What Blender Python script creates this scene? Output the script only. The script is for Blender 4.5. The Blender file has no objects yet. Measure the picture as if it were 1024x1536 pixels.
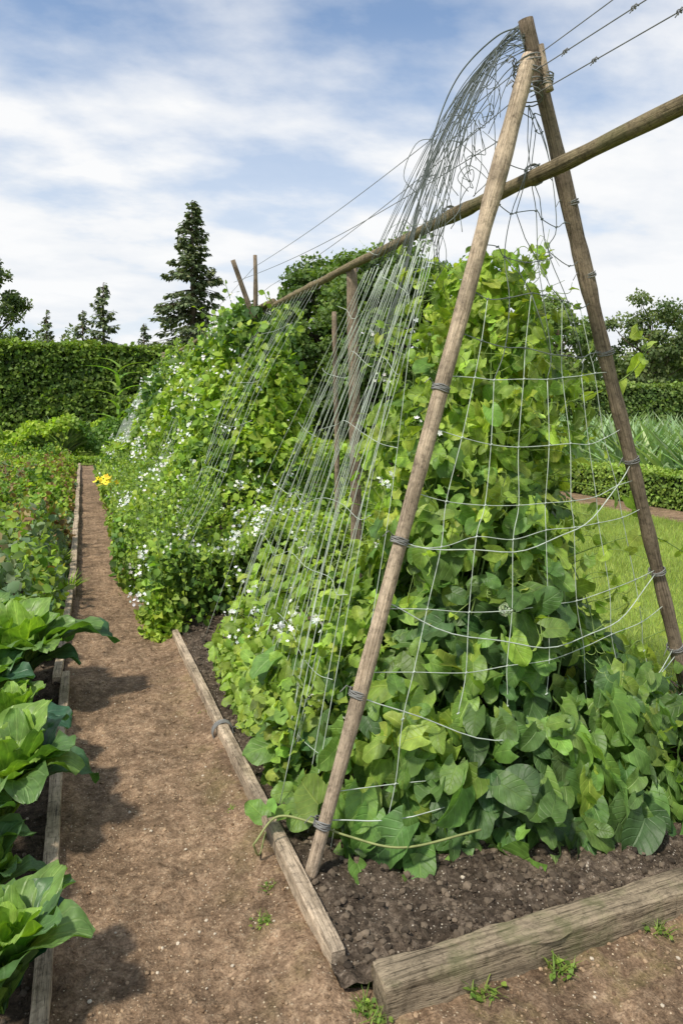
import bpy, math, numpy as np
from mathutils import Vector
rng = np.random.default_rng(7)
scene = bpy.context.scene
scene.view_settings.view_transform = 'Standard'
scene.view_settings.look = 'None'
scene.view_settings.exposure = 0

# ------------------------------------------------------------------ helpers
T = rng.random((256, 256))
def vn(x, y, s=0):
    x = np.asarray(x, float) + s * 17.3; y = np.asarray(y, float) + s * 9.7
    xi = np.floor(x).astype(int); yi = np.floor(y).astype(int)
    fx = x - xi; fy = y - yi
    fx = fx * fx * (3 - 2 * fx); fy = fy * fy * (3 - 2 * fy)
    a = T[xi & 255, yi & 255]; b = T[(xi + 1) & 255, yi & 255]
    c = T[xi & 255, (yi + 1) & 255]; d = T[(xi + 1) & 255, (yi + 1) & 255]
    return (a * (1 - fx) + b * fx) * (1 - fy) + (c * (1 - fx) + d * fx) * fy
def fbm(x, y, o=4, s=0):
    r = 0; a = .5; f = 1
    for i in range(o):
        r = r + a * (vn(x * f, y * f, s + i) - .5) * 2; a *= .5; f *= 2.03
    return r
def nrm(a):
    return a / np.maximum(np.linalg.norm(a, axis=-1, keepdims=True), 1e-9)

def link(o, parent=None):
    scene.collection.objects.link(o)
    if parent: o.parent = parent
    return o
def empty(name):
    e = bpy.data.objects.new(name, None); scene.collection.objects.link(e); return e

def build(name, V, F, mat, uv=None, col=None, smooth=True, parent=None):
    V = np.ascontiguousarray(V, np.float32); F = np.ascontiguousarray(F, np.int32)
    m = bpy.data.meshes.new(name); k = F.shape[1]
    m.vertices.add(len(V)); m.vertices.foreach_set('co', V.ravel())
    m.loops.add(F.size); m.loops.foreach_set('vertex_index', F.ravel())
    m.polygons.add(len(F))
    m.polygons.foreach_set('loop_start', np.arange(0, F.size, k, dtype=np.int32))
    m.polygons.foreach_set('loop_total', np.full(len(F), k, np.int32))
    m.polygons.foreach_set('use_smooth', np.full(len(F), smooth, bool))
    if uv is not None:
        l = m.uv_layers.new(name='UVMap')
        l.data.foreach_set('uv', np.ascontiguousarray(uv[F.ravel()], np.float32).ravel())
    if col is not None:
        a = m.attributes.new('Col', 'FLOAT_COLOR', 'POINT')
        c = np.ones((len(V), 4), np.float32); c[:, :3] = col
        a.data.foreach_set('color', c.ravel())
    m.update(calc_edges=True)
    m.materials.append(mat)
    return link(bpy.data.objects.new(name, m), parent)

class Mass:
    def __init__(s): s.V = []; s.F = []; s.U = []; s.C = []; s.n = 0
    def add(s, V, F, U, C):
        s.V.append(V); s.F.append(F + s.n); s.U.append(U); s.C.append(C); s.n += len(V)
    def place(s, tpl, P, D, N, S, C):
        tv, tf, tu = tpl; n = len(P)
        if n == 0: return
        P = np.asarray(P, float); D = nrm(np.asarray(D, float)); N = np.asarray(N, float)
        N = nrm(N - (N * D).sum(1, keepdims=True) * D)
        X = np.cross(D, N)
        S = np.broadcast_to(np.asarray(S, float), (n,))
        L = (tv[None, :, 0, None] * X[:, None] + tv[None, :, 1, None] * D[:, None] + tv[None, :, 2, None] * N[:, None])
        V = P[:, None] + L * S[:, None, None]
        F = tf[None] + (np.arange(n) * len(tv))[:, None, None]
        s.add(V.reshape(-1, 3), F.reshape(-1, tf.shape[1]), np.tile(tu, (n, 1)), np.repeat(np.clip(C, 0, 1), len(tv), 0))
    def tube(s, pts, rad, sides=6, col=(1, 1, 1), cap=True):
        pts = np.asarray(pts, float); n = len(pts); rad = np.broadcast_to(np.asarray(rad, float), (n,)).copy()
        if cap:
            pts = np.vstack([pts[:1], pts, pts[-1:]]); rad = np.concatenate([[1e-4], rad, [1e-4]]); n += 2
        t = np.gradient(pts, axis=0); t[0] = pts[2] - pts[0]; t[-1] = pts[-1] - pts[-3]; t = nrm(t)
        m = t.mean(0); ref = np.array([0, 0, 1.]) if abs(nrm(m)[2]) < .8 else np.array([0, 1., 0])
        a = nrm(np.cross(t, ref)); b = np.cross(t, a)
        th = np.arange(sides) * 2 * np.pi / sides
        V = pts[:, None] + rad[:, None, None] * (np.cos(th)[None, :, None] * a[:, None] + np.sin(th)[None, :, None] * b[:, None])
        i, j = np.meshgrid(np.arange(n - 1), np.arange(sides), indexing='ij'); j2 = (j + 1) % sides
        F = np.stack([i * sides + j, i * sides + j2, (i + 1) * sides + j2, (i + 1) * sides + j], -1).reshape(-1, 4)
        ln = np.concatenate([[0], np.cumsum(np.linalg.norm(np.diff(pts, axis=0), axis=1))])
        U = np.stack([np.broadcast_to(np.abs(th / np.pi - 1) , (n, sides)), np.broadcast_to(ln[:, None], (n, sides))], -1).reshape(-1, 2)
        V = V.reshape(-1, 3)
        s.add(V, F, U, np.broadcast_to(np.asarray(col, float), (len(V), 3)))
    def obj(s, name, mat, parent=None, smooth=True):
        return build(name, np.vstack(s.V), np.vstack(s.F), mat, np.vstack(s.U), np.vstack(s.C), smooth, parent)

def leaf_tpl(nu, nv, w, wf, fold=.15, curl=.25, heart=0., wave=0., ph=0., lobe=0., ease=False):
    u = np.linspace(-1, 1, nu); v = np.linspace(0, 1, nv)
    if ease: v = .5 - .5 * np.cos(np.pi * v)
    vv, uu = np.meshgrid(v, u, indexing='ij'); W = wf(vv) * w * (1 + lobe * np.sin(vv * 15 + ph))
    x = uu * W; a = np.abs(uu)
    y = vv - heart * a ** 1.5 * (1 - vv) ** 3
    z = fold * a ** 1.3 * W - curl * vv ** 2 + wave * np.sin(vv * 12 + ph + uu * 2) * a ** 2
    V = np.stack([x, y, z], -1).reshape(-1, 3)
    i, j = np.meshgrid(np.arange(nv - 1), np.arange(nu - 1), indexing='ij')
    F = np.stack([i * nu + j, i * nu + j + 1, (i + 1) * nu + j + 1, (i + 1) * nu + j], -1).reshape(-1, 4)
    U = np.stack([(uu + 1) / 2, vv], -1).reshape(-1, 2)
    return V, F, U
w_ov = lambda v: np.clip(np.sin(np.pi * np.clip(v, 0, 1) ** .8), 0, 1) ** .75 + .01
w_heart = lambda v: (np.clip(v, 0, 1) + .06) ** .40 * np.clip(1 - v, 0, 1) ** .55 / .60 + .005
w_blade = lambda v: (1 - v ** 2) * .95 + .02
BIG = [leaf_tpl(7, 12, .50, w_heart, f, c, .34, wv, p, lb, True) for f, c, wv, p, lb in [(.2, .2, .05, 0, .025), (.4, .4, .06, 2, .03), (-.15, .3, .07, 4, .03), (.55, .55, .06, 1, .025), (.1, .1, .08, 5, .04), (-.3, .45, .07, 3, .03)]]
NB_ = len(BIG)
MED = [leaf_tpl(3, 4, .42, w_ov, .3, c, .1) for c in (.15, .3, .45)]
SML = [leaf_tpl(3, 3, .45, w_ov, .3, .2)]
QUAD = (np.array([[0, 0, 0], [.32, .5, .06], [0, 1, -.1], [-.32, .5, .06]]), np.array([[0, 1, 2, 3]]), np.array([[.5, 0], [1, .5], [.5, 1], [0, .5]]))
BLADE = leaf_tpl(3, 6, .05, w_blade, .6, .35)
GRASS = (np.array([[-.05, 0, 0], [.05, 0, 0], [.03, .6, -.04], [-.03, .6, -.04], [.004, 1, -.2], [-.004, 1, -.2]]),
         np.array([[0, 1, 2, 3], [3, 2, 4, 5]]), np.array([[0, 0], [1, 0], [1, .6], [0, .6], [.5, 1], [.5, 1]]))
def flower_tpl():
    V = [[0, 0, 0]]; F = []
    for k in range(5):
        a = k * 2 * math.pi / 5
        for da, r, z in ((-.5, .35, .05), (0, .55, .12), (.5, .35, .05)):
            V.append([r * math.cos(a + da), r * math.sin(a + da), z])
        F.append([0, 1 + 3 * k, 2 + 3 * k, 3 + 3 * k])
    V = np.array(V, float); return V, np.array(F), V[:, :2]
FLOWER = flower_tpl()

# ------------------------------------------------------------------ materials
def newmat(name):
    m = bpy.data.materials.new(name); m.use_nodes = True
    nt = m.node_tree; nt.nodes.clear()
    return m, nt, nt.nodes, nt.links
class G:
    def __init__(s, nt): s.nt = nt
    def n(s, t, **kw):
        nd = s.nt.nodes.new(t)
        for k, v in kw.items(): setattr(nd, k, v)
        return nd
    def l(s, a, b): s.nt.links.new(a, b)
    def math(s, op, a, b=None, clamp=False):
        nd = s.n('ShaderNodeMath', operation=op); nd.use_clamp = clamp
        for i, x in enumerate((a, b)):
            if x is None: continue
            if isinstance(x, (int, float)): nd.inputs[i].default_value = x
            else: s.l(x, nd.inputs[i])
        return nd.outputs[0]
    def mix(s, f, a, b, bt='MIX'):
        nd = s.n('ShaderNodeMixRGB', blend_type=bt)
        for i, x in enumerate((f, a, b)):
            if isinstance(x, (int, float)): nd.inputs[i].default_value = x
            elif isinstance(x, tuple): nd.inputs[i].default_value = (*x, 1)
            else: s.l(x, nd.inputs[i])
        return nd.outputs[0]
    def noise(s, vec, scale, detail=5, rough=.55):
        nd = s.n('ShaderNodeTexNoise'); nd.inputs['Scale'].default_value = scale
        nd.inputs['Detail'].default_value = detail; nd.inputs['Roughness'].default_value = rough
        if vec is not None: s.l(vec, nd.inputs['Vector'])
        return nd.outputs['Fac']
    def ramp(s, f, stops):
        nd = s.n('ShaderNodeValToRGB'); s.l(f, nd.inputs[0]); e = nd.color_ramp.elements
        while len(e) < len(stops): e.new(.5)
        for el, (p, c) in zip(e, stops):
            el.position = p; el.color = (*c, 1) if isinstance(c, tuple) else (c, c, c, 1)
        return nd.outputs[0]
    def out(s, sh): 
        o = s.n('ShaderNodeOutputMaterial'); s.l(sh, o.inputs[0])

def leaf_mat(name, veins=True, trans=.3, rough=.45, spec=.35):
    m, nt, _, _ = newmat(name); g = G(nt)
    at = g.n('ShaderNodeAttribute', attribute_name='Col'); c = at.outputs['Color']
    if veins:
        uv = g.n('ShaderNodeUVMap'); sp = g.n('ShaderNodeSeparateXYZ'); g.l(uv.outputs[0], sp.inputs[0])
        a = g.math('MULTIPLY', g.math('ABSOLUTE', g.math('SUBTRACT', sp.outputs[0], .5)), 2)
        mid = g.math('SUBTRACT', 1, g.math('MULTIPLY', a, 13), True)
        fr = g.math('FRACT', g.math('SUBTRACT', g.math('MULTIPLY', sp.outputs[1], 5.5), g.math('MULTIPLY', a, 2.2)))
        sv = g.math('SUBTRACT', 1, g.math('MULTIPLY', g.math('ABSOLUTE', g.math('SUBTRACT', fr, .5)), 9), True)
        v = g.math('MAXIMUM', mid, g.math('MULTIPLY', sv, .6))
        geo = g.n('ShaderNodeNewGeometry')
        nz = g.noise(geo.outputs['Position'], 28, 4)
        c = g.mix(1, c, g.ramp(nz, [(.3, .68), (.7, 1.3)]), 'MULTIPLY')
        c = g.mix(g.math('MULTIPLY', v, .6), c, g.mix(1, c, (2.2, 1.8, 2.4), 'MULTIPLY'))
        c = g.mix(g.math('MULTIPLY', geo.outputs['Backfacing'], .6), c, g.mix(1, c, (1.6, 1.4, 2.4), 'MULTIPLY'))
    b = g.n('ShaderNodeBsdfPrincipled'); g.l(c, b.inputs['Base Color'])
    b.inputs['Roughness'].default_value = rough; b.inputs['Specular IOR Level'].default_value = spec
    if veins:
        bp = g.n('ShaderNodeBump'); bp.inputs['Strength'].default_value = .5; bp.inputs['Distance'].default_value = .005
        g.l(g.math('ADD', g.math('MULTIPLY', v, -1), nz), bp.inputs['Height']); g.l(bp.outputs[0], b.inputs['Normal'])
    t = g.n('ShaderNodeBsdfTranslucent'); g.l(g.mix(1, c, (1.5, 1.6, .5), 'MULTIPLY'), t.inputs[0])
    mx = g.n('ShaderNodeMixShader'); mx.inputs[0].default_value = trans
    g.l(b.outputs[0], mx.inputs[1]); g.l(t.outputs[0], mx.inputs[2]); g.out(mx.outputs[0])
    return m
M_leaf = leaf_mat('leaf_veined', True, .34, .48, .42); M_sleaf = leaf_mat('leaf_small', False, .35, .55, .28)
M_chard = leaf_mat('chard_leaf', True, .38, .42, .42)
M_need = leaf_mat('needle', False, .12, .7, .15)

def plain(name, col, rough=.6, spec=.3, metal=0, usecol=False):
    m, nt, _, _ = newmat(name); g = G(nt)
    b = g.n('ShaderNodeBsdfPrincipled'); geo = g.n('ShaderNodeNewGeometry')
    nz = g.noise(geo.outputs['Position'], 30, 3)
    if usecol:
        at = g.n('ShaderNodeAttribute', attribute_name='Col'); src = at.outputs['Color']
    else:
        src = col
    g.l(g.mix(1, src, g.ramp(nz, [(.3, .7), (.7, 1.2)]), 'MULTIPLY'), b.inputs['Base Color'])
    b.inputs['Roughness'].default_value = rough; b.inputs['Specular IOR Level'].default_value = spec
    b.inputs['Metallic'].default_value = metal
    g.out(b.outputs[0]); return m
M_net = plain('net_twine', (.48, .54, .47), .5, .35)
M_netd = plain('net_wire_dark', (.13, .15, .14), .5, .4)
M_wire = plain('galvanised_wire', (.18, .18, .18), .45, .5)
M_petal = plain('petal', (.8, .8, .78), .5, .3, usecol=True)
M_stone = plain('clod', (1, 1, 1), .9, .15, usecol=True)
M_rope = plain('twine_wrap', (.2, .2, .19), .7, .2)

def wood(name, mode, base, dark, moss=0.):
    m, nt, _, _ = newmat(name); g = G(nt)
    mp = g.n('ShaderNodeMapping')
    if mode == 'uv':
        g.l(g.n('ShaderNodeUVMap').outputs[0], mp.inputs[0]); mp.inputs['Scale'].default_value = (9, 2.2, 1)
    else:
        tc = g.n('ShaderNodeTexCoord'); g.l(tc.outputs['Object'], mp.inputs[0]); mp.inputs['Scale'].default_value = (1.6, 34, 34)
    v = mp.outputs[0]
    n1 = g.noise(v, 1.6, 8, .65); geo = g.n('ShaderNodeNewGeometry'); n2 = g.noise(geo.outputs['Position'], 7, 6, .6)
    n3 = g.noise(v, 6, 4, .7); n4 = g.noise(geo.outputs['Position'], 45, 4, .7)
    c = g.ramp(n1, [(.32, dark), (.5, base), (.72, tuple(min(1, x * 1.35) for x in base))])
    c = g.mix(1, c, g.ramp(n2, [(.3, .5), (.62, 1.18)]), 'MULTIPLY')
    c = g.mix(1, c, g.ramp(n4, [(.34, .6), (.5, 1.05)]), 'MULTIPLY')
    c = g.mix(1, c, g.ramp(n3, [(.36, .35), (.46, 1.0)]), 'MULTIPLY')
    if moss: c = g.mix(g.math('MULTIPLY', g.ramp(n2, [(.50, 0.), (.62, 1.)]), moss), c, (.10, .11, .045))
    b = g.n('ShaderNodeBsdfPrincipled'); g.l(c, b.inputs['Base Color']); b.inputs['Roughness'].default_value = .85
    b.inputs['Specular IOR Level'].default_value = .15
    bp = g.n('ShaderNodeBump'); bp.inputs['Strength'].default_value = .9; bp.inputs['Distance'].default_value = .007
    g.l(g.math('ADD', n1, g.math('ADD', n3, g.math('MULTIPLY', n4, .4))), bp.inputs['Height']); g.l(bp.outputs[0], b.inputs['Normal'])
    g.out(b.outputs[0]); return m
M_pole = wood('weathered_pole', 'uv', (.52, .41, .295), (.29, .215, .145))
M_pole2 = wood('grey_pole', 'uv', (.27, .21, .15), (.115, .087, .06))
M_ridge = wood('mossy_pole', 'uv', (.30, .24, .145), (.12, .095, .055), .5)
M_board = wood('weathered_board', 'obj', (.49, .39, .28), (.24, .185, .125))
M_beam = wood('weathered_beam', 'obj', (.33, .265, .18), (.10, .078, .05), .6)
M_bark = wood('bark', 'uv', (.11, .085, .06), (.04, .03, .022))

def soil(name, c0, c1, c2, speck, green=0., bs=.8, sth=.72):
    m, nt, _, _ = newmat(name); g = G(nt); geo = g.n('ShaderNodeNewGeometry'); p = geo.outputs['Position']
    n1 = g.noise(p, 2.2, 6, .6); n2 = g.noise(p, 38, 6, .7); n3 = g.noise(p, 140, 3, .6); n5 = g.noise(p, 9, 5, .6)
    c = g.ramp(n2, [(.3, c0), (.52, c1), (.72, c2)])
    c = g.mix(1, c, g.ramp(n1, [(.3, .62), (.7, 1.3)]), 'MULTIPLY')
    c = g.mix(1, c, g.ramp(n5, [(.35, .66), (.6, 1.15)]), 'MULTIPLY')
    vo = g.n('ShaderNodeTexVoronoi'); vo.inputs['Scale'].default_value = 95; g.l(p, vo.inputs['Vector'])
    sp = g.math('LESS_THAN', vo.outputs['Distance'], .24)
    pick = g.n('ShaderNodeSeparateColor'); g.l(vo.outputs['Color'], pick.inputs[0])
    sp = g.math('MULTIPLY', sp, g.math('GREATER_THAN', pick.outputs[0], sth))
    c = g.mix(sp, c, speck)
    if green:
        n4 = g.noise(p, 5, 5, .65)
        sx = g.n('ShaderNodeSeparateXYZ'); g.l(p, sx.inputs[0])
        edge = g.math('MULTIPLY', g.math('SUBTRACT', sx.outputs[0], .3), 2.6, True)
        c = g.mix(g.math('MULTIPLY', g.math('MULTIPLY', g.ramp(n4, [(.5, 0.), (.66, 1.)]), green), edge), c, (.21, .18, .07))
    c = g.mix(1, c, g.ramp(n3, [(.3, .6), (.7, 1.3)]), 'MULTIPLY')
    b = g.n('ShaderNodeBsdfPrincipled'); g.l(c, b.inputs['Base Color']); b.inputs['Roughness'].default_value = .95
    b.inputs['Specular IOR Level'].default_value = .1
    bp = g.n('ShaderNodeBump'); bp.inputs['Strength'].default_value = bs; bp.inputs['Distance'].default_value = .012
    g.l(g.math('ADD', n2, g.math('MULTIPLY', n3, .5)), bp.inputs['Height']); g.l(bp.outputs[0], b.inputs['Normal'])
    g.out(b.outputs[0]); return m
M_path = soil('path_earth', (.13, .083, .05), (.27, .183, .115), (.42, .305, .20), (.52, .42, .29), .55, 1., .80)
M_bed = soil('bed_soil', (.03, .023, .016), (.10, .076, .055), (.25, .20, .15), (.42, .37, .3), 0, 1.)
M_lbed = soil('side_bed_soil', (.035, .027, .019), (.10, .074, .052), (.19, .14, .10), (.25, .2, .15))
def grassmat():
    m, nt, _, _ = newmat('lawn_grass'); g = G(nt); geo = g.n('ShaderNodeNewGeometry'); p = geo.outputs['Position']
    c = g.ramp(g.noise(p, 30, 6, .7), [(.3, (.11, .16, .03)), (.7, (.25, .33, .07))])
    c = g.mix(1, c, g.ramp(g.noise(p, .9, 4), [(.3, .75), (.7, 1.2)]), 'MULTIPLY')
    b = g.n('ShaderNodeBsdfPrincipled'); g.l(c, b.inputs['Base Color']); b.inputs['Roughness'].default_value = .8
    b.inputs['Specular IOR Level'].default_value = .15
    bp = g.n('ShaderNodeBump'); bp.inputs['Strength'].default_value = .8; bp.inputs['Distance'].default_value = .02
    g.l(g.noise(p, 90, 3), bp.inputs['Height']); g.l(bp.outputs[0], b.inputs['Normal'])
    g.out(b.outputs[0]); return m
M_lawn = grassmat()
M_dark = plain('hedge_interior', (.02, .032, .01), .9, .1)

# ------------------------------------------------------------------ camera / light / world
PSI = math.atan(389 / 1100); FP = 1100.; HZ = 615.; CH = 1.5
cd = bpy.data.cameras.new('camera'); cam = bpy.data.objects.new('camera', cd); scene.collection.objects.link(cam)
cam.location = (0, 0, CH); cam.rotation_euler = (math.radians(90), 0, -PSI)
cd.sensor_width = 36; cd.lens = FP / 1536 * 36; cd.shift_y = -(768 - HZ) / 1536; cd.clip_end = 2000; cd.clip_start = .05
scene.camera = cam
Fw = np.array([math.sin(PSI), math.cos(PSI)]); Rt = np.array([math.cos(PSI), -math.sin(PSI)])
def wp(px, d): return Fw * d + Rt * (px - 512) / FP * d
def wh(py, d): return CH + (HZ - py) / FP * d

sd = Vector((-.50, -.30, .81)).normalized()
sl = bpy.data.lights.new('sun', 'SUN'); sl.energy = 4.5; sl.angle = math.radians(5); sl.color = (1, .93, .81)
so = bpy.data.objects.new('sun', sl); scene.collection.objects.link(so)
so.rotation_euler = sd.to_track_quat('Z', 'Y').to_euler(); so.location = (-5, 0, 10)
w = bpy.data.worlds.new('World'); scene.world = w; w.use_nodes = True; nt = w.node_tree; nt.nodes.clear(); g = G(nt)
sky = g.n('ShaderNodeTexSky'); sky.sky_type = 'NISHITA'; sky.sun_disc = False
sky.sun_elevation = math.asin(sd.z); sky.sun_rotation = math.atan2(sd.x, sd.y); sky.ozone_density = 1.3; sky.dust_density = .8
tc = g.n('ShaderNodeTexCoord'); sp = g.n('ShaderNodeSeparateXYZ'); g.l(tc.outputs['Generated'], sp.inputs[0])
z = g.math('MAXIMUM', sp.outputs[2], 0.0); zz = g.math('ADD', z, .22)
cb = g.n('ShaderNodeCombineXYZ'); g.l(g.math('DIVIDE', sp.outputs[0], zz), cb.inputs[0]); g.l(g.math('DIVIDE', sp.outputs[1], zz), cb.inputs[1])
mp = g.n('ShaderNodeMapping'); g.l(cb.outputs[0], mp.inputs[0]); mp.inputs['Scale'].default_value = (1.0, 1.4, 1); mp.inputs['Rotation'].default_value = (0, 0, .5); mp.inputs['Location'].default_value = (1.9, 3.1, 0)
n1 = g.noise(mp.outputs[0], 1.7, 10, .54); n2 = g.noise(mp.outputs[0], .6, 2, .5)
cl = g.ramp(g.math('ADD', g.math('MULTIPLY', n1, .7), g.math('MULTIPLY', n2, .42)), [(.48, 0.), (.68, 1.)])
hz = g.ramp(z, [(.02, .96), (.20, .78), (.34, .40), (.47, .10)])
fac = g.math('MINIMUM', g.math('ADD', g.math('MULTIPLY', cl, .8), hz), .98)
ccol = g.ramp(g.math('ADD', g.math('MULTIPLY', n1, .95), g.math('MULTIPLY', n2, .15)), [(.40, (.78, .83, .90)), (.60, (.99, .995, 1.0))])
ccol = g.mix(1, ccol, (9.9, 9.9, 9.9), 'MULTIPLY')
skc = g.mix(1, sky.outputs[0], (1.5, 1.7, 1.8), 'MULTIPLY')
col = g.mix(fac, skc, ccol)
bg = g.n('ShaderNodeBackground'); g.l(col, bg.inputs[0]); bg.inputs[1].default_value = .1
wo = g.n('ShaderNodeOutputWorld'); g.l(bg.outputs[0], wo.inputs[0])

# ------------------------------------------------------------------ ground
def grid(xs, ys, zf):
    X, Y = np.meshgrid(xs, ys, indexing='xy'); Z = zf(X, Y)
    V = np.stack([X, Y, Z], -1).reshape(-1, 3); nx = len(xs); ny = len(ys)
    i, j = np.meshgrid(np.arange(ny - 1), np.arange(nx - 1), indexing='ij')
    F = np.stack([i * nx + j, i * nx + j + 1, (i + 1) * nx + j + 1, (i + 1) * nx + j], -1).reshape(-1, 4)
    return V, F
def ysteps(a, b, s0):
    r = [a]
    while r[-1] < b: r.append(r[-1] + s0 * max(1, r[-1] / 2.) ** 1.3)
    r[-1] = b; return np.array(r)
def zpath(X, Y):
    base = .010 + .018 * fbm(X * 2.2, Y * 1.7, 3, 1) + .016 * fbm(X * 9, Y * 9, 3, 3)
    f = np.clip(fbm(X * 42, Y * 42, 2, 7), 0, 1) * .016
    e = .026 * np.exp(-((X - .58) / .07) ** 2) + .02 * np.exp(-((X + .07) / .06) ** 2)
    return base + f + np.where(Y > 1.6, e, 0)
V1, F1 = grid(np.linspace(-.1, .62, 96), ysteps(.7, 21, .008), zpath)
V2, F2 = grid(np.linspace(.62, 5, 420), np.linspace(.7, 1.76, 120), zpath)
build('dirt_path', np.vstack([V1, V2]), np.vstack([F1, F2 + len(V1)]), M_path)
def zbed(X, Y):
    return .03 + .02 * fbm(X * 3, Y * 3, 3, 21) + .035 * np.abs(fbm(X * 16, Y * 16, 3, 22)) + .02 * np.clip(fbm(X * 50, Y * 50, 2, 25), 0, 1)
V, F = grid(np.linspace(.615, 3.0, 240), ysteps(1.74, 17, .009), zbed); build('garden_bed_soil', V, F, M_bed)
V, F = grid(np.linspace(-6, -.09, 220), ysteps(.7, 21, .012), lambda X, Y: zbed(X, Y) - .005); build('garden_bed_soil', V, F, M_lbed)
V, F = grid(np.linspace(-400, 400, 81), np.linspace(-400, 400, 81), lambda X, Y: X * 0 - .03); build('ground', V, F, M_lawn)
V, F = grid(np.linspace(3.0, 7.5, 60), np.linspace(-3, 26, 200), lambda X, Y: .004 + .015 * (vn(X * 1.5, Y * 1.5) - .5)); build('lawn', V, F, M_lawn)
V, F = grid(np.linspace(7.5, 8.3, 10), np.linspace(-3, 26, 90), lambda X, Y: .0 + .01 * vn(X * 3, Y * 3)); build('dirt_path', V, F, M_path)
V, F = grid(np.linspace(8.3, 22, 20), np.linspace(-3, 26, 30), lambda X, Y: -.005 + .01 * vn(X * 3, Y * 3)); build('garden_bed_soil', V, F, M_lbed)

import bmesh
bm = bmesh.new(); bmesh.ops.create_icosphere(bm, subdivisions=1, radius=.5)
iv = np.array([v.co[:] for v in bm.verts]); ifc = np.array([[v.index for v in f.verts] for f in bm.faces]); bm.free()
def clods(name, xr, yr, n, zf, smin, smax, c0, c1, light=.06):
    m = Mass()
    for k in range(4):
        t = iv * (1 + .35 * (rng.random((len(iv), 1)) - .5)) * np.array([1, 1, .65])
        nn = n // 4; X = rng.uniform(*xr, nn); Y = yr[0] + (yr[1] - yr[0]) * rng.random(nn) ** 1.6
        s = smin + (smax - smin) * rng.random(nn) ** 4
        P = np.stack([X, Y, zf(X, Y) + s * .1], -1)
        a = rng.uniform(0, 6.28, nn); D = np.stack([np.cos(a), np.sin(a), 0 * a], -1); N = np.tile([0, 0, 1.], (nn, 1)) + rng.normal(0, .3, (nn, 3))
        f = rng.random((nn, 1)); C = np.array(c0) * (1 - f) + np.array(c1) * f
        C = np.where((rng.random((nn, 1)) < light) & (s[:, None] < .016), np.array([[.50, .43, .33]]), C)
        m.place((t, ifc, iv[:, :2]), P, D, N, s, C)
    return m.obj(name, M_stone, None, False)
clods('path_gravel', (-.06, .6), (1.0, 6.5), 7000, zpath, .003, .015, (.15, .095, .055), (.38, .27, .17), .06)
clods('path_gravel', (.6, 2.6), (1.0, 1.7), 4200, zpath, .003, .015, (.14, .09, .055), (.36, .255, .16), .06)
clods('soil_clods', (.64, 2.9), (1.8, 5.2), 10000, zbed, .005, .034, (.03, .023, .017), (.18, .14, .10), .03)
clods('soil_clods', (-.6, -.12), (1.4, 5.), 2000, zbed, .005, .03, (.03, .024, .018), (.15, .12, .09), .03)

# ------------------------------------------------------------------ boards
def board(name, p0, p1, wd, ht, z0, z1, mat, seed=0, seg=60, wob=.004):
    p0 = np.array(p0, float); p1 = np.array(p1, float); L = np.linalg.norm(p1 - p0); r = min(wd, ht) * .13
    prof = []
    for cx, cy, a0 in ((wd / 2 - r, ht - r, 0), (-wd / 2 + r, ht - r, 90), (-wd / 2 + r, r, 180), (wd / 2 - r, r, 270)):
        for da in (0, 45, 90):
            a = math.radians(a0 + da); prof.append((cx + r * math.cos(a), cy + r * math.sin(a)))
    prof = np.array(prof); n = len(prof); vs = []; fs = []
    for i in range(seg + 1):
        t = i / seg; x = t * L
        oy = wob * 1.5 * (vn(x * 1.5, seed) - .5) * 2; oz = wob * (vn(x * 1.1, seed + 9) - .5) * 2
        k = 1 - .05 * (1 if i in (0, seg) else 0)
        for j, (a, b) in enumerate(prof):
            d = wob * .9 * (vn(x * 14, j * .9 + seed * 3) - .5) - wob * 1.6 * max(0, float(vn(x * 6, j * .5 + seed * 5)) - .8) * 4 * (j in (1, 4))
            e = 0.0 if 0 < i < seg else (wob * 1.2 * (rng.random() - .5))
            vs.append((x + e, a * k + oy + d, (b - ht / 2) * k + ht / 2 + oz + d + z0 + (z1 - z0) * t))
    for i in range(seg):
        for j in range(n):
            j2 = (j + 1) % n; fs.append((i * n + j, (i + 1) * n + j, (i + 1) * n + j2, i * n + j2))
    fs.append(tuple(range(n))); fs.append(tuple(reversed(range(seg * n, seg * n + n))))
    me = bpy.data.meshes.new(name); me.from_pydata(vs, [], fs)
    bm = bmesh.new(); bm.from_mesh(me); bmesh.ops.recalc_face_normals(bm, faces=bm.faces[:]); bm.to_mesh(me); bm.free()
    me.materials.append(mat); o = bpy.data.objects.new(name, me); link(o)
    o.location = (p0[0], p0[1], 0); o.rotation_euler = (0, 0, math.atan2(p1[1] - p0[1], p1[0] - p0[0])); return o
board('wooden_edging_board', (.642, 1.83), (.60, 3.32), .045, .085, -.01, .0, M_board, 1)
board('wooden_edging_board', (.60, 3.325), (.565, 5.35), .04, .075, .005, .0, M_board, 2)
board('wooden_edging_board', (-.10, 1.2), (-.085, 4.3), .045, .07, .0, .0, M_board, 3)
board('wooden_edging_board', (-.13, 4.2), (-.085, 6.2), .045, .075, .0, .03, M_board, 4)
board('wooden_edging_board', (-.07, 6.1), (-.06, 20.6), .06, .09, .01, .01, M_board, 5, 80)
board('timber_beam', (.70, 1.71), (3.4, 1.81), .095, .10, -.01, .0, M_beam, 6, 120, .008)

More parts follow.
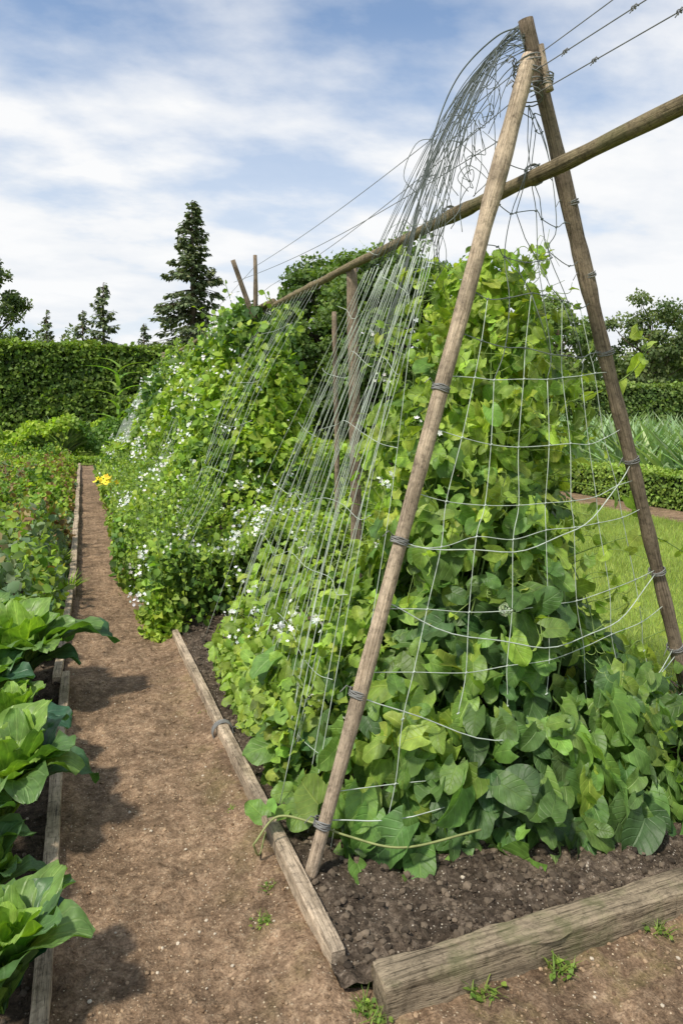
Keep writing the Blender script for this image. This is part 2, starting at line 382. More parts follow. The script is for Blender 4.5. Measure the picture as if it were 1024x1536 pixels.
# ------------------------------------------------------------------ trellis
tr = empty('a_frame_trellis')
def pole(name, a, b, r0, r1, mat, bend=.01, n=40, parent=tr, sides=12, seed=0):
    a = np.array(a, float); b = np.array(b, float); t = np.linspace(0, 1, n)[:, None]
    p = a + (b - a) * t; L = np.linalg.norm(b - a)
    p[:, 0] += bend * np.sin(t[:, 0] * 3.1 + seed) * 1.0 + bend * .5 * (vn(t[:, 0] * L * 3, seed) - .5); p[:, 1] += bend * (vn(t[:, 0] * L * 2.2, seed + 5) - .5)
    r = (r0 + (r1 - r0) * t[:, 0]) * (1 + .10 * (vn(t[:, 0] * L * 7, seed + 3) - .5) * 2)
    kn = (vn(t[:, 0] * L * 2.3, seed + 11) > .83); r = r * (1 + .12 * kn)
    m = Mass(); m.tube(p, r, sides); m.obj(name, mat, parent); return p
LB = np.array([.655, 2.2, .0]); LT = np.array([1.605, 2.385, 2.84]); RB = np.array([2.63, 2.6, 0]); RTp = np.array([1.615, 2.43, 3.005])
pole('left_leg', LB, LT, .0225, .034, M_pole, .006, 60, seed=1)
pole('right_leg', RB, RTp, .028, .031, M_pole2, .006, 60, seed=2)
pole('apex_stub', (1.632, 2.36, 2.88), (1.66, 2.34, 2.70), .010, .016, M_pole, .004, 12, seed=9)
pole('ridge_pole', (1.63, 1.2, 2.37), (1.63, 6.8, 2.44), .029, .024, M_ridge, .03, 130, seed=3)
pole('ridge_pole_far', (1.66, 6.4, 2.47), (1.60, 16.0, 2.56), .03, .03, M_ridge, .05, 80, seed=4)
pole('centre_post', (1.66, 4.35, 0), (1.62, 4.42, 2.42), .034, .036, M_pole2, .01, 30, seed=5)
pole('centre_post_thin', (1.95, 5.6, 0), (1.93, 5.65, 2.3), .022, .02, M_pole2, .01, 30, seed=6)
pole('mid_leg_right', (2.4, 6.8, 0), (1.30, 6.6, 2.86), .03, .024, M_pole2, .01, 30, seed=8)
pole('mid_post', (1.52, 6.7, 0), (1.50, 6.65, 2.93), .024, .018, M_pole2, .01, 30, seed=18)
pole('end_leg_left', (.80, 15.6, 0), (1.62, 15.6, 2.6), .05, .045, M_pole, .02, 30, seed=10)
pole('end_leg_right', (2.5, 15.6, 0), (1.58, 15.7, 2.7), .05, .045, M_pole2, .02, 30, seed=12)
wm = Mass()
def wire(a, b, sag, knots, r=.002, n=40):
    a = np.array(a, float); b = np.array(b, float); t = np.linspace(0, 1, n)[:, None]
    p = a + (b - a) * t; p[:, 2] -= sag * np.sin(np.pi * t[:, 0]); wm.tube(p, r, 5)
    for k in knots:
        c = a + (b - a) * k; c[2] -= sag * math.sin(math.pi * k)
        th = np.linspace(0, 14, 30); d = nrm(b - a)
        q = c + np.stack([.006 * np.cos(th), 0 * th, .006 * np.sin(th)], -1) + d * (np.linspace(-.014, .014, 30)[:, None])
        wm.tube(q, .0022, 4)
        wm.tube([c, c + [0.012, .004, .018]], .0016, 4); wm.tube([c, c + [-.010, .008, -.016]], .0016, 4)
AP = np.array([1.62, 2.42, 2.8])
wire((1.60, .9, 2.58), (1.62, 2.41, 2.70), .0, [.5, .75], .0022); wire((1.60, .9, 2.68), (1.62, 2.42, 2.79), .0, [.45, .62, .85], .0022)
wire((1.66, .9, 2.86), (1.63, 2.43, 2.85), .01, [])
wire((1.62, 2.41, 2.74), (1.66, 6.7, 2.66), .05, []); wire((1.62, 2.43, 2.84), (1.50, 6.65, 2.82), .04, [])
wire((1.66, 6.7, 2.66), (1.6, 15.6, 2.62), .1, []); wire((1.50, 6.65, 2.82), (1.58, 15.6, 2.66), .1, [])
wire((1.58, 2.43, 2.58), (1.30, 6.6, 2.66), .06, [])
wm.obj('line_wires', M_wire, tr)
rm = Mass()
def wrap(c, axis, r, turns=4, h=.022, th=.0026, tail=True):
    c = np.array(c, float); axis = nrm(np.array(axis, float)); ref = np.array([0, 1., 0]) if abs(axis[1]) < .8 else np.array([0, 0, 1.])
    a = nrm(np.cross(axis, ref)); b = np.cross(axis, a)
    t = np.linspace(0, turns * 2 * np.pi, turns * 14)
    q = c + r * (np.cos(t)[:, None] * a + np.sin(t)[:, None] * b) + axis * (np.linspace(-h / 2, h / 2, len(t)) + .002 * np.sin(t * 2.7))[:, None]
    rm.tube(q, th, 5)
    if tail: rm.tube([q[-1], q[-1] + a * .02 + [0, -.01, .01], q[-1] + a * .045 + [0, -.015, -.015]], th * .7, 4)
def on(a, b, z): t = (z - a[2]) / (b[2] - a[2]); return a + (b - a) * t
ax = LT - LB; ax2 = RTp - RB
for zz_ in (1.575, 1.06, .575, .19): wrap(on(LB, LT, zz_), ax, .031 - .003 * (1.5 - zz_), 5)
for zz_ in (2.33, 2.05, 1.74, 1.29, .8, .45): wrap(on(RB, RTp, zz_), ax2, .0345, 3)
for k, zz_ in enumerate((2.70, 2.74, 2.78, 2.83)):
    wrap(np.array([1.605, 2.405, zz_]), (.25 * (-1) ** k, .1, 1), .056, 2, .03, .0028)
wrap((1.655, 2.35, 2.75), (.1, 0, 1), .02, 5, .05, .003)
wrap((1.63, 2.40, 2.40), (0, 1, 0), .04, 3, .03)
wrap((1.63, 4.42, 2.41), (0, 1, 0), .04, 4, .05)
for yy in (3.1, 5.2, 6.6, 6.7, 8.8, 12): wrap((1.64, yy, 2.43), (0, 1, 0), .034, 4, .04)
wrap((.6, 3.31, .045), (0, 1, 0), .046, 5, .04, .003)
rm.obj('twine_lashings', M_rope, tr)

def catm(P, n=8):
    P = np.asarray(P, float); Q = np.vstack([2 * P[0] - P[1], P, 2 * P[-1] - P[-2]]); out = []
    for i in range(1, len(Q) - 2):
        t = np.linspace(0, 1, n, endpoint=False)[:, None]
        out.append(.5 * (2 * Q[i] + (Q[i + 1] - Q[i - 1]) * t + (2 * Q[i - 1] - 5 * Q[i] + 4 * Q[i + 1] - Q[i + 2]) * t ** 2 + (-Q[i - 1] + 3 * Q[i] - 3 * Q[i + 1] + Q[i + 2]) * t ** 3))
    out.append(P[-1:]); return np.vstack(out)
nf = Mass(); nd_ = Mass()
zl = np.array([2.64, 2.46, 2.28, 2.10, 1.94, 1.78, 1.62, 1.44, 1.22, 1.04, .84, .64, .46, .28, .12]); NC = 8; NU = 6
node = np.zeros((len(zl), NC + 1, 3))
for r_, z_ in enumerate(zl):
    a = on(LB, LT, z_); b = on(RB, RTp, max(0.02, z_ + .04 * math.sin(r_ * 2.3)))
    for c_ in range(NC + 1):
        s = c_ / NC; p = a * (1 - s) + b * s
        p[2] -= (.05 if z_ < 1.8 else .03) * 4 * s * (1 - s) * (1 + .6 * math.sin(r_ * 1.9)); p[1] -= .07 * math.sin(math.pi * s) * (z_ < 2)
        if 0 < c_ < NC: p += rng.normal(0, .020 if z_ > 1.8 else .008, 3) * [1, .6, 1]
        p[2] = max(p[2], .06); node[r_, c_] = p
for r_ in range(len(zl)):
    if r_ in (12, 14): continue
    (nd_ if r_ < NU else nf).tube(catm(node[r_], 6), .0019 if r_ < NU else .0016, 5)
for c_ in range(1, NC):
    if c_ % 2 == 0: nd_.tube(catm(node[:NU + 1, c_], 5), .0018, 5)
    nf.tube(catm(node[NU - (c_ % 2) * 2:(15 if c_ % 2 else 13), c_], 5), .0016, 5)
for r_ in range(NU - 1):
    for c_ in range(2, NC - 2):
        if (r_ + c_) % 2: nd_.tube([node[r_, c_], (node[r_, c_] + node[r_ + 1, c_ + 1]) / 2 + rng.normal(0, .008, 3), node[r_ + 1, c_ + 1]], .0018, 5)
for r_ in range(len(zl)):
    for c_ in range(1, NC):
        c = node[r_, c_]; (nd_ if r_ < NU else nf).tube([c - [.005, 0, .003], c, c + [.005, 0, .003]], .003, 5)
for za, zb, sg in ((1.06, 1.28, .14), (.86, .80, .18), (.575, .45, .20), (.19, .42, .10)):
    a = on(LB, LT, za); b = on(RB, RTp, zb); s = np.linspace(0, 1, 24)[:, None]
    p = a * (1 - s) + b * s; p[:, 2] -= sg * 4 * (s * (1 - s))[:, 0]; p[:, 1] -= .16 * np.sin(np.pi * s[:, 0]); p += .006 * np.sin(s * 21 + za * 9); nf.tube(p, .0021, 5)
def strand(y0, y1, ph, sp_, r=.0016, m=nf):
    a = y0
    top = np.array([1.60 - .03 * sp_, 2.45 + .9 * a * .55, 2.97 - .10 * (a ** 2)])
    sh = np.array([1.50 - .06 * sp_ , 2.55 + .62 * a, 2.72 - .12 * a])
    mid = np.array([1.30 - .05 * sp_, 2.60 + .55 * a + .25 * y1, 2.05])
    low = np.array([1.00 + .03 * ph, 2.60 + .35 * a + 1.05 * y1, 1.05])
    end = np.array([.74 + .03 * ph, 2.5 + 1.9 * y1, .04])
    pts = [AP + [-.02, .0, .2 - .12 * rng.random()], top, sh, mid + rng.normal(0, .018, 3), low + rng.normal(0, .014, 3), end]
    c = catm(pts, 7); h = 20; nd_.tube(c[:h + 1], r * 1.05, 4); m.tube(c[h:], r, 4)
NS = 24
for k in range(NS):
    a = k / (NS - 1)
    strand(a * .8 + rng.normal(0, .03), np.clip(a + rng.normal(0, .03), 0, 1.05), rng.normal(), rng.random())
for k in range(12):
    a = k / 11; strand(a * .8, np.clip(a + (.25 if k % 2 else -.22), -.1, 1.1), rng.normal(), rng.random() * 1.3, .0013)
for z_ in (2.3, 2.0, 1.7, 1.4, 1.1, .8, .5, .25):
    P = []
    for k in range(9):
        a = k / 8; f = z_ / 2.6
        x = .74 + (1.42 - .74) * f; y = (2.5 + 1.9 * a) * (1 - f) + (2.6 + .75 * a) * f
        P.append([x + rng.normal(0, .014), y, z_ - .04 * math.sin(k * 1.3) + rng.normal(0, .02)])
    nf.tube(catm(P, 5), .0013, 4)
for k in range(5):
    d = k * .03
    nd_.tube(catm([[1.62, 2.42, 2.98 - d], [1.6, 2.62 - d * .5, 3.03 - d * 1.5], [1.57, 2.88 - d, 2.98 - d * 2], [1.53, 3.02 - d, 2.80 - d], [1.47, 3.06, 2.5], [1.40, 3.03 + d, 2.2 - d], [1.3, 3.1 + d, 1.8]], 9), .0034 if k == 0 else .002, 5)
for k in range(44):
    y_ = rng.uniform(2.45, 2.95); z_ = 2.90 - (y_ - 2.45) ** 2 * .4 - rng.random() * .62; x_ = 1.56 - (2.95 - z_) * .28
    c = np.array([x_, y_, z_]); d1 = rng.normal(0, .035, 3); d2 = rng.normal(0, .03, 3)
    nd_.tube(catm([c, c + d1, c + d1 + d2, c + d2 * 2 + [0, 0, -.10], c + d2 + [0, .02, -.2]], 5), .0017, 4)
for k in range(60):
    y_ = 5.0 + 10.5 * (k / 59) ** 1.2; s = (y_ / 5) ** .5
    nf.tube(catm([[1.62, y_, 2.46], [1.22 , y_ + rng.normal(0, .1), 1.75], [.88, y_ + rng.normal(0, .15), .98], [.66, y_ + rng.normal(0, .1), .6]], 5), .0011 * s, 4)
for z_ in (2.1, 1.75, 1.4, 1.05):
    x_ = .66 + (z_ - .45) / 2 * .88
    nf.tube(catm([[x_ + rng.normal(0, .03), y_, z_ + rng.normal(0, .03)] for y_ in np.linspace(4.9, 15.6, 20)], 4), .0016, 4)
for k in range(18):
    a = k / 17; nf.tube(catm([[1.60, 15.5, 2.5], [1.10 - .14 * a, 14.9 + a * .8, 1.6], [.70 - .30 * a, 14.3 + a * 1.4, .3]], 5), .0042, 4)
for z_ in np.linspace(.4, 2.3, 9):
    nf.tube([[1.62 - (2.55 - z_) * .40, 14.6, z_], [1.5 - (2.55 - z_) * .34, 15.5, z_], [1.62 + (2.55 - z_) * .3, 15.7, z_]], .0038, 4)
nf.obj('netting', M_net, tr); nd_.obj('netting_dark', M_netd, tr)

# ------------------------------------------------------------------ foliage colours
def lcol(n, a, b, f=None, jit=.18):
    f = rng.random(n) if f is None else np.clip(f, 0, 1)
    c = np.array(a)[None] * (1 - f[:, None]) + np.array(b)[None] * f[:, None]
    return c * (1 + rng.normal(0, jit, (n, 1))) * (1 + rng.normal(0, .05, (n, 3)))
DK = (.062, .130, .038); MD = (.145, .255, .048); YG = (.33, .45, .06)

def front_mass(n, inner):
    zk = np.array([0, .15, .3, .5, .85, 1.2, 1.6, 1.9, 2.05, 2.2]); rk = np.array([1.04, 1.04, .90, .66, .48, .43, .36, .27, .20, .07])
    z_ = rng.random(n * 4) * 2.2; r_ = np.interp(z_, zk, rk); keep = rng.random(n * 4) < (r_ + .12) / 1.1
    z_ = z_[keep][:n]; r_ = r_[keep][:n]; m = len(z_); th = rng.uniform(0, 2 * np.pi, m)
    ex = np.interp(z_, [0, .5, 1], [3.2, 2.6, 2.0])
    se = (np.abs(np.cos(th)) ** ex + np.abs(np.sin(th)) ** ex) ** (-1 / ex)
    amp = np.interp(z_, [0, .4, 1, 2.2], [.15, .5, .75, .8])
    bump = 1 + amp * fbm(th * 1.9, z_ * 3.2, 3, 31) + .16 * fbm(th * 6, z_ * 9, 2, 35)
    right = 1 - np.clip(np.cos(th), 0, 1) * np.interp(z_, [.12, .35, 1.2, 1.6], [0, .34, .22, 0])
    f = rng.uniform(.2, .9, m) if inner else 1 - np.abs(rng.normal(0, .18, m)) + .05 * rng.random(m)
    rr = r_ * se * bump * f * right
    P = np.stack([1.70 + .03 * z_ + rr * np.cos(th), 3.05 - .03 * z_ + rr * np.sin(th), z_ + .03], -1)
    P[:, 0] = np.maximum(P[:, 0], .74)
    out = np.stack([np.cos(th), np.sin(th), np.interp(z_, [0, .5, 2, 2.2], [.35, .8, .35, 1.2])], -1)
    return P, out, z_
fp = empty('climbing_bean_plant'); m = Mass()
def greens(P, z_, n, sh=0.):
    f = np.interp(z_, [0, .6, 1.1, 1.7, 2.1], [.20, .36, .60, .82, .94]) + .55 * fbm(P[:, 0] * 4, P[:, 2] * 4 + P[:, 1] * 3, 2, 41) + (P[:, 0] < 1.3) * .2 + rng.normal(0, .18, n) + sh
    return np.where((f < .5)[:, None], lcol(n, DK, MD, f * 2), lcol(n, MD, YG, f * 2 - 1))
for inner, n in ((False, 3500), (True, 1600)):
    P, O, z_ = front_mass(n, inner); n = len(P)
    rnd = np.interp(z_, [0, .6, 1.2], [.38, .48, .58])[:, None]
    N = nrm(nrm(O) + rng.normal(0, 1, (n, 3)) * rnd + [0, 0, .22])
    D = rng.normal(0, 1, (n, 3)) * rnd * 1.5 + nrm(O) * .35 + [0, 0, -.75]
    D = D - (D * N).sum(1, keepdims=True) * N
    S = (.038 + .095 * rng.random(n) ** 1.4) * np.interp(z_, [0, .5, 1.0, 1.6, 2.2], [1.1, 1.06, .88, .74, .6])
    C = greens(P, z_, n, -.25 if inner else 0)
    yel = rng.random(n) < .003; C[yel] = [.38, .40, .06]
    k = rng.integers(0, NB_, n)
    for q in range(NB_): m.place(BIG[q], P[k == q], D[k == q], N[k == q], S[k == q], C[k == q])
n = 520; x_ = rng.uniform(.80, 3.0, n); zz_ = rng.random(n) ** 1.2 * .36
yf = 2.07 + .14 * np.exp(-((x_ - .75) / .25) ** 2) + .26 * fbm(x_ * 2.5, x_ * 0, 2, 45)
P = np.stack([x_, yf + zz_ * .55 + np.abs(rng.normal(0, .10, n)), zz_ + .03], -1)
N = nrm(rng.normal(0, .45, (n, 3)) + [-.1, -.7, .65]); D = rng.normal(0, .6, (n, 3)) + [0, -.35, -.6]
C = greens(P, zz_, n); k = rng.integers(0, NB_, n); S = rng.uniform(.045, .12, n)
for q in range(NB_): m.place(BIG[q], P[k == q], D[k == q], N[k == q], S[k == q], C[k == q])
n = 1900
P = np.stack([.70 + .5 * rng.random(n) ** 1.5, rng.uniform(2.7, 4.15, n), rng.random(n) ** 1.3 * .75], -1); P[:, 2] *= np.clip((P[:, 0] - .55) * 2.4, .1, 1)
N = nrm(rng.normal(0, .4, (n, 3)) + [-.5, -.3, .8]); D = rng.normal(0, 1, (n, 3)); S = rng.uniform(.03, .065, n)
for q in range(NB_): m.place(BIG[q], P[q::NB_], D[q::NB_], N[q::NB_], S[q::NB_], lcol(len(P[q::NB_]), MD, YG, .3 + .5 * rng.random(len(P[q::NB_]))))
m.obj('leaves', M_leaf, fp)
sm = Mass(); sl_ = Mass()
for k in range(60):
    th = rng.uniform(0, 6.28); r0 = rng.uniform(.1, .7); tz = rng.uniform(1.2, 2.2)
    p0 = [1.7 + r0 * math.cos(th), 3.05 + r0 * math.sin(th), 0.02]; r1 = .28
    p = [p0, [1.7 + r0 * .8 * math.cos(th + .5), 3.05 + r0 * .8 * math.sin(th + .5), tz * .35], [1.7 + r1 * math.cos(th + 1), 3.05 + r1 * math.sin(th + 1), tz * .7], [1.73 + rng.normal(0, .1), 3.0 + rng.normal(0, .12), tz]]
    sm.tube(catm(p, 8), np.linspace(.005, .0018, 25), 5, (.18, .27, .08))
for k in range(220):
    th = rng.uniform(0, 6.28); z0 = rng.uniform(.35, 2.15); r0 = np.interp(z0, [0, .5, 1, 1.6, 2, 2.2], [.85, .55, .42, .30, .2, .08]) * .95
    c0 = np.array([1.71 + r0 * math.cos(th), 3.0 + r0 * math.sin(th), z0]); o = np.array([math.cos(th), math.sin(th), rng.uniform(-.3, 1.2)]) * rng.uniform(.07, .22)
    c = catm([c0, c0 + o * .6 + rng.normal(0, .03, 3), c0 + o + rng.normal(0, .05, 3), c0 + o * 1.25 + rng.normal(0, .05, 3) - [0, 0, .03]], 5)
    sm.tube(c, np.linspace(.0022, .001, len(c)), 4, (.24, .34, .09)); idx = np.arange(4, len(c), 4); n = len(idx)
    sl_.place(BIG[k % NB_], c[idx], rng.normal(0, .7, (n, 3)) + [0, 0, -.5], rng.normal(0, .5, (n, 3)) + [-.2, -.4, .6], rng.uniform(.025, .06, n), lcol(n, MD, YG, .3 + .7 * rng.random(n)))
for k in range(60):
    th = rng.uniform(2.6, 5.8); z0 = rng.uniform(.5, 2.1); r0 = np.interp(z0, [0, .5, 1, 1.6, 2.2], [.95, .7, .5, .38, .15])
    t = np.linspace(0, 1, 22)[:, None]; c = np.array([1.73 + r0 * math.cos(th), 3.0 + r0 * math.sin(th), z0]) + t * (np.array([math.cos(th), math.sin(th), rng.uniform(-.3, .8)]) * .13)
    c += .012 * t * np.hstack([np.cos(t * 16 + k), np.sin(t * 16 + k) * .5, np.sin(t * 16 + k)]); sm.tube(c, .0009, 4, (.3, .42, .12))
sm.tube(catm([[.52, 2.32, .1], [.60, 2.33, .17], [.70, 2.26, .17], [.80, 2.20, .14], [.95, 2.1, .13], [1.2, 2.06, .16]], 10), .0036, 6, (.24, .27, .10))
sm.tube(catm([[.52, 2.32, .1], [.55, 2.36, .04], [.62, 2.5, .05], [.74, 2.5, .12]], 8), .0032, 5, (.24, .27, .10))
shoots = [[[1.9, 2.7, 1.5], [2.15, 2.55, 1.62], [2.25, 2.5, 1.75], [2.2, 2.5, 1.85]], [[1.95, 2.8, .8], [2.3, 2.6, .95], [2.55, 2.55, .85]], [[1.9, 2.8, 1.2], [2.2, 2.65, 1.15], [2.35, 2.6, 1.05]],
          [[1.7, 3, 2.1], [1.85, 2.9, 2.2], [1.9, 2.9, 2.1]], [[2.2, 2.7, .4], [2.6, 2.6, .55], [2.75, 2.6, .5]]]
for s in shoots:
    c = catm(s, 8); sm.tube(c, .0025, 5, (.2, .3, .07)); idx = np.arange(2, len(c), 3); n = len(idx)
    sl_.place(BIG[0], c[idx], rng.normal(0, 1, (n, 3)) + [0, -.2, -.6], rng.normal(0, .5, (n, 3)) + [-.2, -.8, .6], rng.uniform(.05, .09, n), lcol(n, MD, YG, .4 + .6 * rng.random(n)))
sl_.place(BIG[4], np.array([[.56, 2.37, .16], [.62, 2.42, .12], [.60, 2.40, .15]]), np.array([[-.4, .6, .3], [.6, .5, .1], [.1, .8, .5]]), np.array([[-.3, -.4, 1], [0, -.2, 1.], [-.6, -.3, .7]]), np.array([.075, .07, .05]), lcol(3, MD, MD))
sm.obj('stems', plain('stem', (1, 1, 1), .6, .3, usecol=True), fp); sl_.obj('shoot_leaves', M_leaf, fp)
fl = Mass(); n = 160; d = nrm(rng.normal(0, 1, (n, 3))); c = np.array([1.46, 2.33, .77])
fl.place(FLOWER, c + d * .022, rng.normal(0, 1, (n, 3)), d, .010, lcol(n, (.3, .42, .2), (.6, .65, .5))); fl.obj('seed_head', M_petal, fp)
fl = Mass(); hub = np.vstack([np.stack([rng.uniform(.70, 1.0, 22), rng.uniform(2.7, 4.0, 22), rng.uniform(.3, .65, 22)], -1), np.stack([rng.uniform(1.2, 1.35, 8), rng.uniform(2.7, 3.1, 8), rng.uniform(.9, 1.9, 8)], -1)]); n = 200
P = hub[rng.integers(0, 30, n)] + rng.normal(0, .02, (n, 3)); fl.place(FLOWER, P, rng.normal(0, 1, (n, 3)), rng.normal(0, .5, (n, 3)) + [-.3, -.4, .6], rng.uniform(.014, .026, n), lcol(n, (.68, .72, .68), (.82, .82, .8), jit=.03))
fl.obj('blossoms', M_petal, fp)

# long row of climbing plants and flowering herbs
row = empty('flowering_bean_row'); m = Mass()
prof = np.array([(.58, 0), (.38, .18), (.42, .46), (.60, .70), (.90, .86), (1.02, 1.35), (1.20, 1.85), (1.44, 2.22), (1.62, 2.34), (1.76, 2.0), (1.86, 1.4), (2.0, .9), (2.6, .6), (2.85, .3), (2.8, 0)])
seg = np.linalg.norm(np.diff(prof, axis=0), axis=1); cum = np.concatenate([[0], np.cumsum(seg)]); cum /= cum[-1]
tang = nrm(np.diff(prof, axis=0)); pn = np.stack([-tang[:, 1], tang[:, 0]], -1)
def rowpts(n, depth):
    t = rng.random(n) ** 1.25; k = np.clip(np.searchsorted(cum, t) - 1, 0, len(seg) - 1)
    x = np.interp(t, cum, prof[:, 0]); z_ = np.interp(t, cum, prof[:, 1]); N2 = pn[k]
    y = 4.95 + 10.9 * rng.random(n) ** 1.55
    off = .38 * fbm(y * 1.2, t * 6, 3, 51) + .22 * fbm(y * 4, t * 18, 2, 55) - np.abs(rng.normal(0, depth, n))
    x = x + N2[:, 0] * off; z_ = z_ + N2[:, 1] * off
    hs = np.interp(y, [4.9, 5.6, 6.3, 7.5, 9, 12, 16], [.34, .45, .93, 1.04, .98, 1.02, 1.0]) + .14 * fbm(y * 1.8, y * 0, 2, 58)
    z_ = np.where(z_ > .7, .7 + (z_ - .7) * np.clip(hs * 1.6 - .6, 0, 1.2), z_)
    fr = np.clip(1 - (y - 4.95) / 1.6, 0, 1)
    z_ = z_ * (1 - .40 * fr ** 1.5 * np.clip(1.1 - vn(x * 3, y * 2, 4), 0, 1)); y = y + .25 * z_ * fr + .25 * fbm(x * 3, z_ * 4, 2, 59) * fr
    x = np.clip(x, .27, 2.9); N = np.stack([N2[:, 0], -.35 - fr * .4, N2[:, 1]], -1)
    return np.stack([x, y, np.maximum(z_, .02)], -1), N
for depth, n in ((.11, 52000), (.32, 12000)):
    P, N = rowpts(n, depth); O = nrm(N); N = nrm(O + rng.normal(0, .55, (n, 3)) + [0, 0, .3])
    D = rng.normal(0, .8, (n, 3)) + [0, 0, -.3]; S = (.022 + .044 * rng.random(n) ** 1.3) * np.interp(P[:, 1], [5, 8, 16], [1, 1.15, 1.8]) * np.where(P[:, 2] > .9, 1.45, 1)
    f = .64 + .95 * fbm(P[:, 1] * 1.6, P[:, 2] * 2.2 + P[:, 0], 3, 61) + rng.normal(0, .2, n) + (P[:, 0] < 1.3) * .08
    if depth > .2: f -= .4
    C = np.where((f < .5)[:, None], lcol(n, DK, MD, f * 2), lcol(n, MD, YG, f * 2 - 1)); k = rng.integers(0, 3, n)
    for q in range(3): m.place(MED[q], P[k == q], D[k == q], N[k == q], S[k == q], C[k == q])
n = 7000; x_ = rng.uniform(.5, 2.7, n); zt = rng.random(n) * (.45 + .4 * vn(x_ * 3, x_ * 0, 8)); P = np.stack([x_, 5.0 + .5 * zt + .45 * (vn(x_ * 2.5, zt * 4, 3)) + rng.normal(0, .05, n), zt], -1)
m.place(MED[0], P, rng.normal(0, 1, (n, 3)), nrm(rng.normal(0, .6, (n, 3)) + [-.2, -.6, .7]), rng.uniform(.03, .06, n), lcol(n, DK, YG))
m.obj('leaves', M_sleaf, row)
sm = Mass(); m = Mass()
for k in range(150):
    y = 6.0 + 9.5 * rng.random() ** 1.4; x = 1.45 + rng.normal(0, .15); z0 = rng.uniform(1.5, 2.2)
    c = catm([[x, y, z0], [x + rng.normal(0, .08), y + rng.normal(0, .1), z0 + .2], [x + rng.normal(0, .12), y + rng.normal(0, .15), z0 + rng.uniform(.25, .55)]], 6)
    sm.tube(c, .003, 4, (.16, .25, .06)); n = len(c)
    m.place(MED[0], c, rng.normal(0, 1, (n, 3)), rng.normal(0, .6, (n, 3)) + [-.3, -.5, .6], rng.uniform(.04, .08, n), lcol(n, MD, YG))
for k in range(1000):
    y = 4.9 + 9 * rng.random() ** 1.6; x = rng.uniform(.36, 1.0) if y > 5.3 else rng.uniform(.5, 2.5); zb = (.25 + .75 * (x - .3)) if y > 5.3 else .3
    tip = np.array([x - rng.uniform(-.04, .16), y + rng.normal(0, .08), zb + rng.uniform(.15, .45)])
    c = catm([[x, y, zb], [x - .02, y, zb + .12], tip], 6); sm.tube(c, .0016, 4, (.22, .32, .09)); n = len(c)
    m.place(MED[k % 3], c, rng.normal(0, 1, (n, 3)) + [0, 0, .3], rng.normal(0, .6, (n, 3)) + [-.3, -.3, .7], rng.uniform(.02, .042, n), lcol(n, MD, YG))
sm.obj('stems', bpy.data.materials['stem'], row); m.obj('tip_leaves', M_sleaf, row)
fl = Mass(); n = 7000; P, N = rowpts(900, .0)
hub = rng.integers(0, 900, n); P = P[hub] + rng.normal(0, .024, (n, 3)) + nrm(N[hub]) * .085; N = N[hub]
keep = (P[:, 0] < 1.7) & (P[:, 2] > .22) & (P[:, 0] > .30) & (rng.random(n) < np.where(P[:, 2] > 1.1, .5, .9)); P = P[keep]; N = N[keep]; n = len(P)
fl.place(FLOWER, P, rng.normal(0, 1, (n, 3)), nrm(N) + rng.normal(0, .6, (n, 3)) + [-.2, -.3, .4], rng.uniform(.014, .029, n) * np.interp(P[:, 1], [5, 12], [1, 1.6]), lcol(n, (.70, .74, .70), (.84, .84, .82), jit=.03))
n = 30; P = np.array([[.27, 9.4, .62]]) + rng.normal(0, .055, (n, 3)) * [1, 1, .5]
fl.place(FLOWER, P, rng.normal(0, 1, (n, 3)), rng.normal(0, .4, (n, 3)) + [-.2, -.5, .8], .07, lcol(n, (.8, .6, .02), (.85, .7, .05)))
fl.obj('blossoms', M_petal, row)

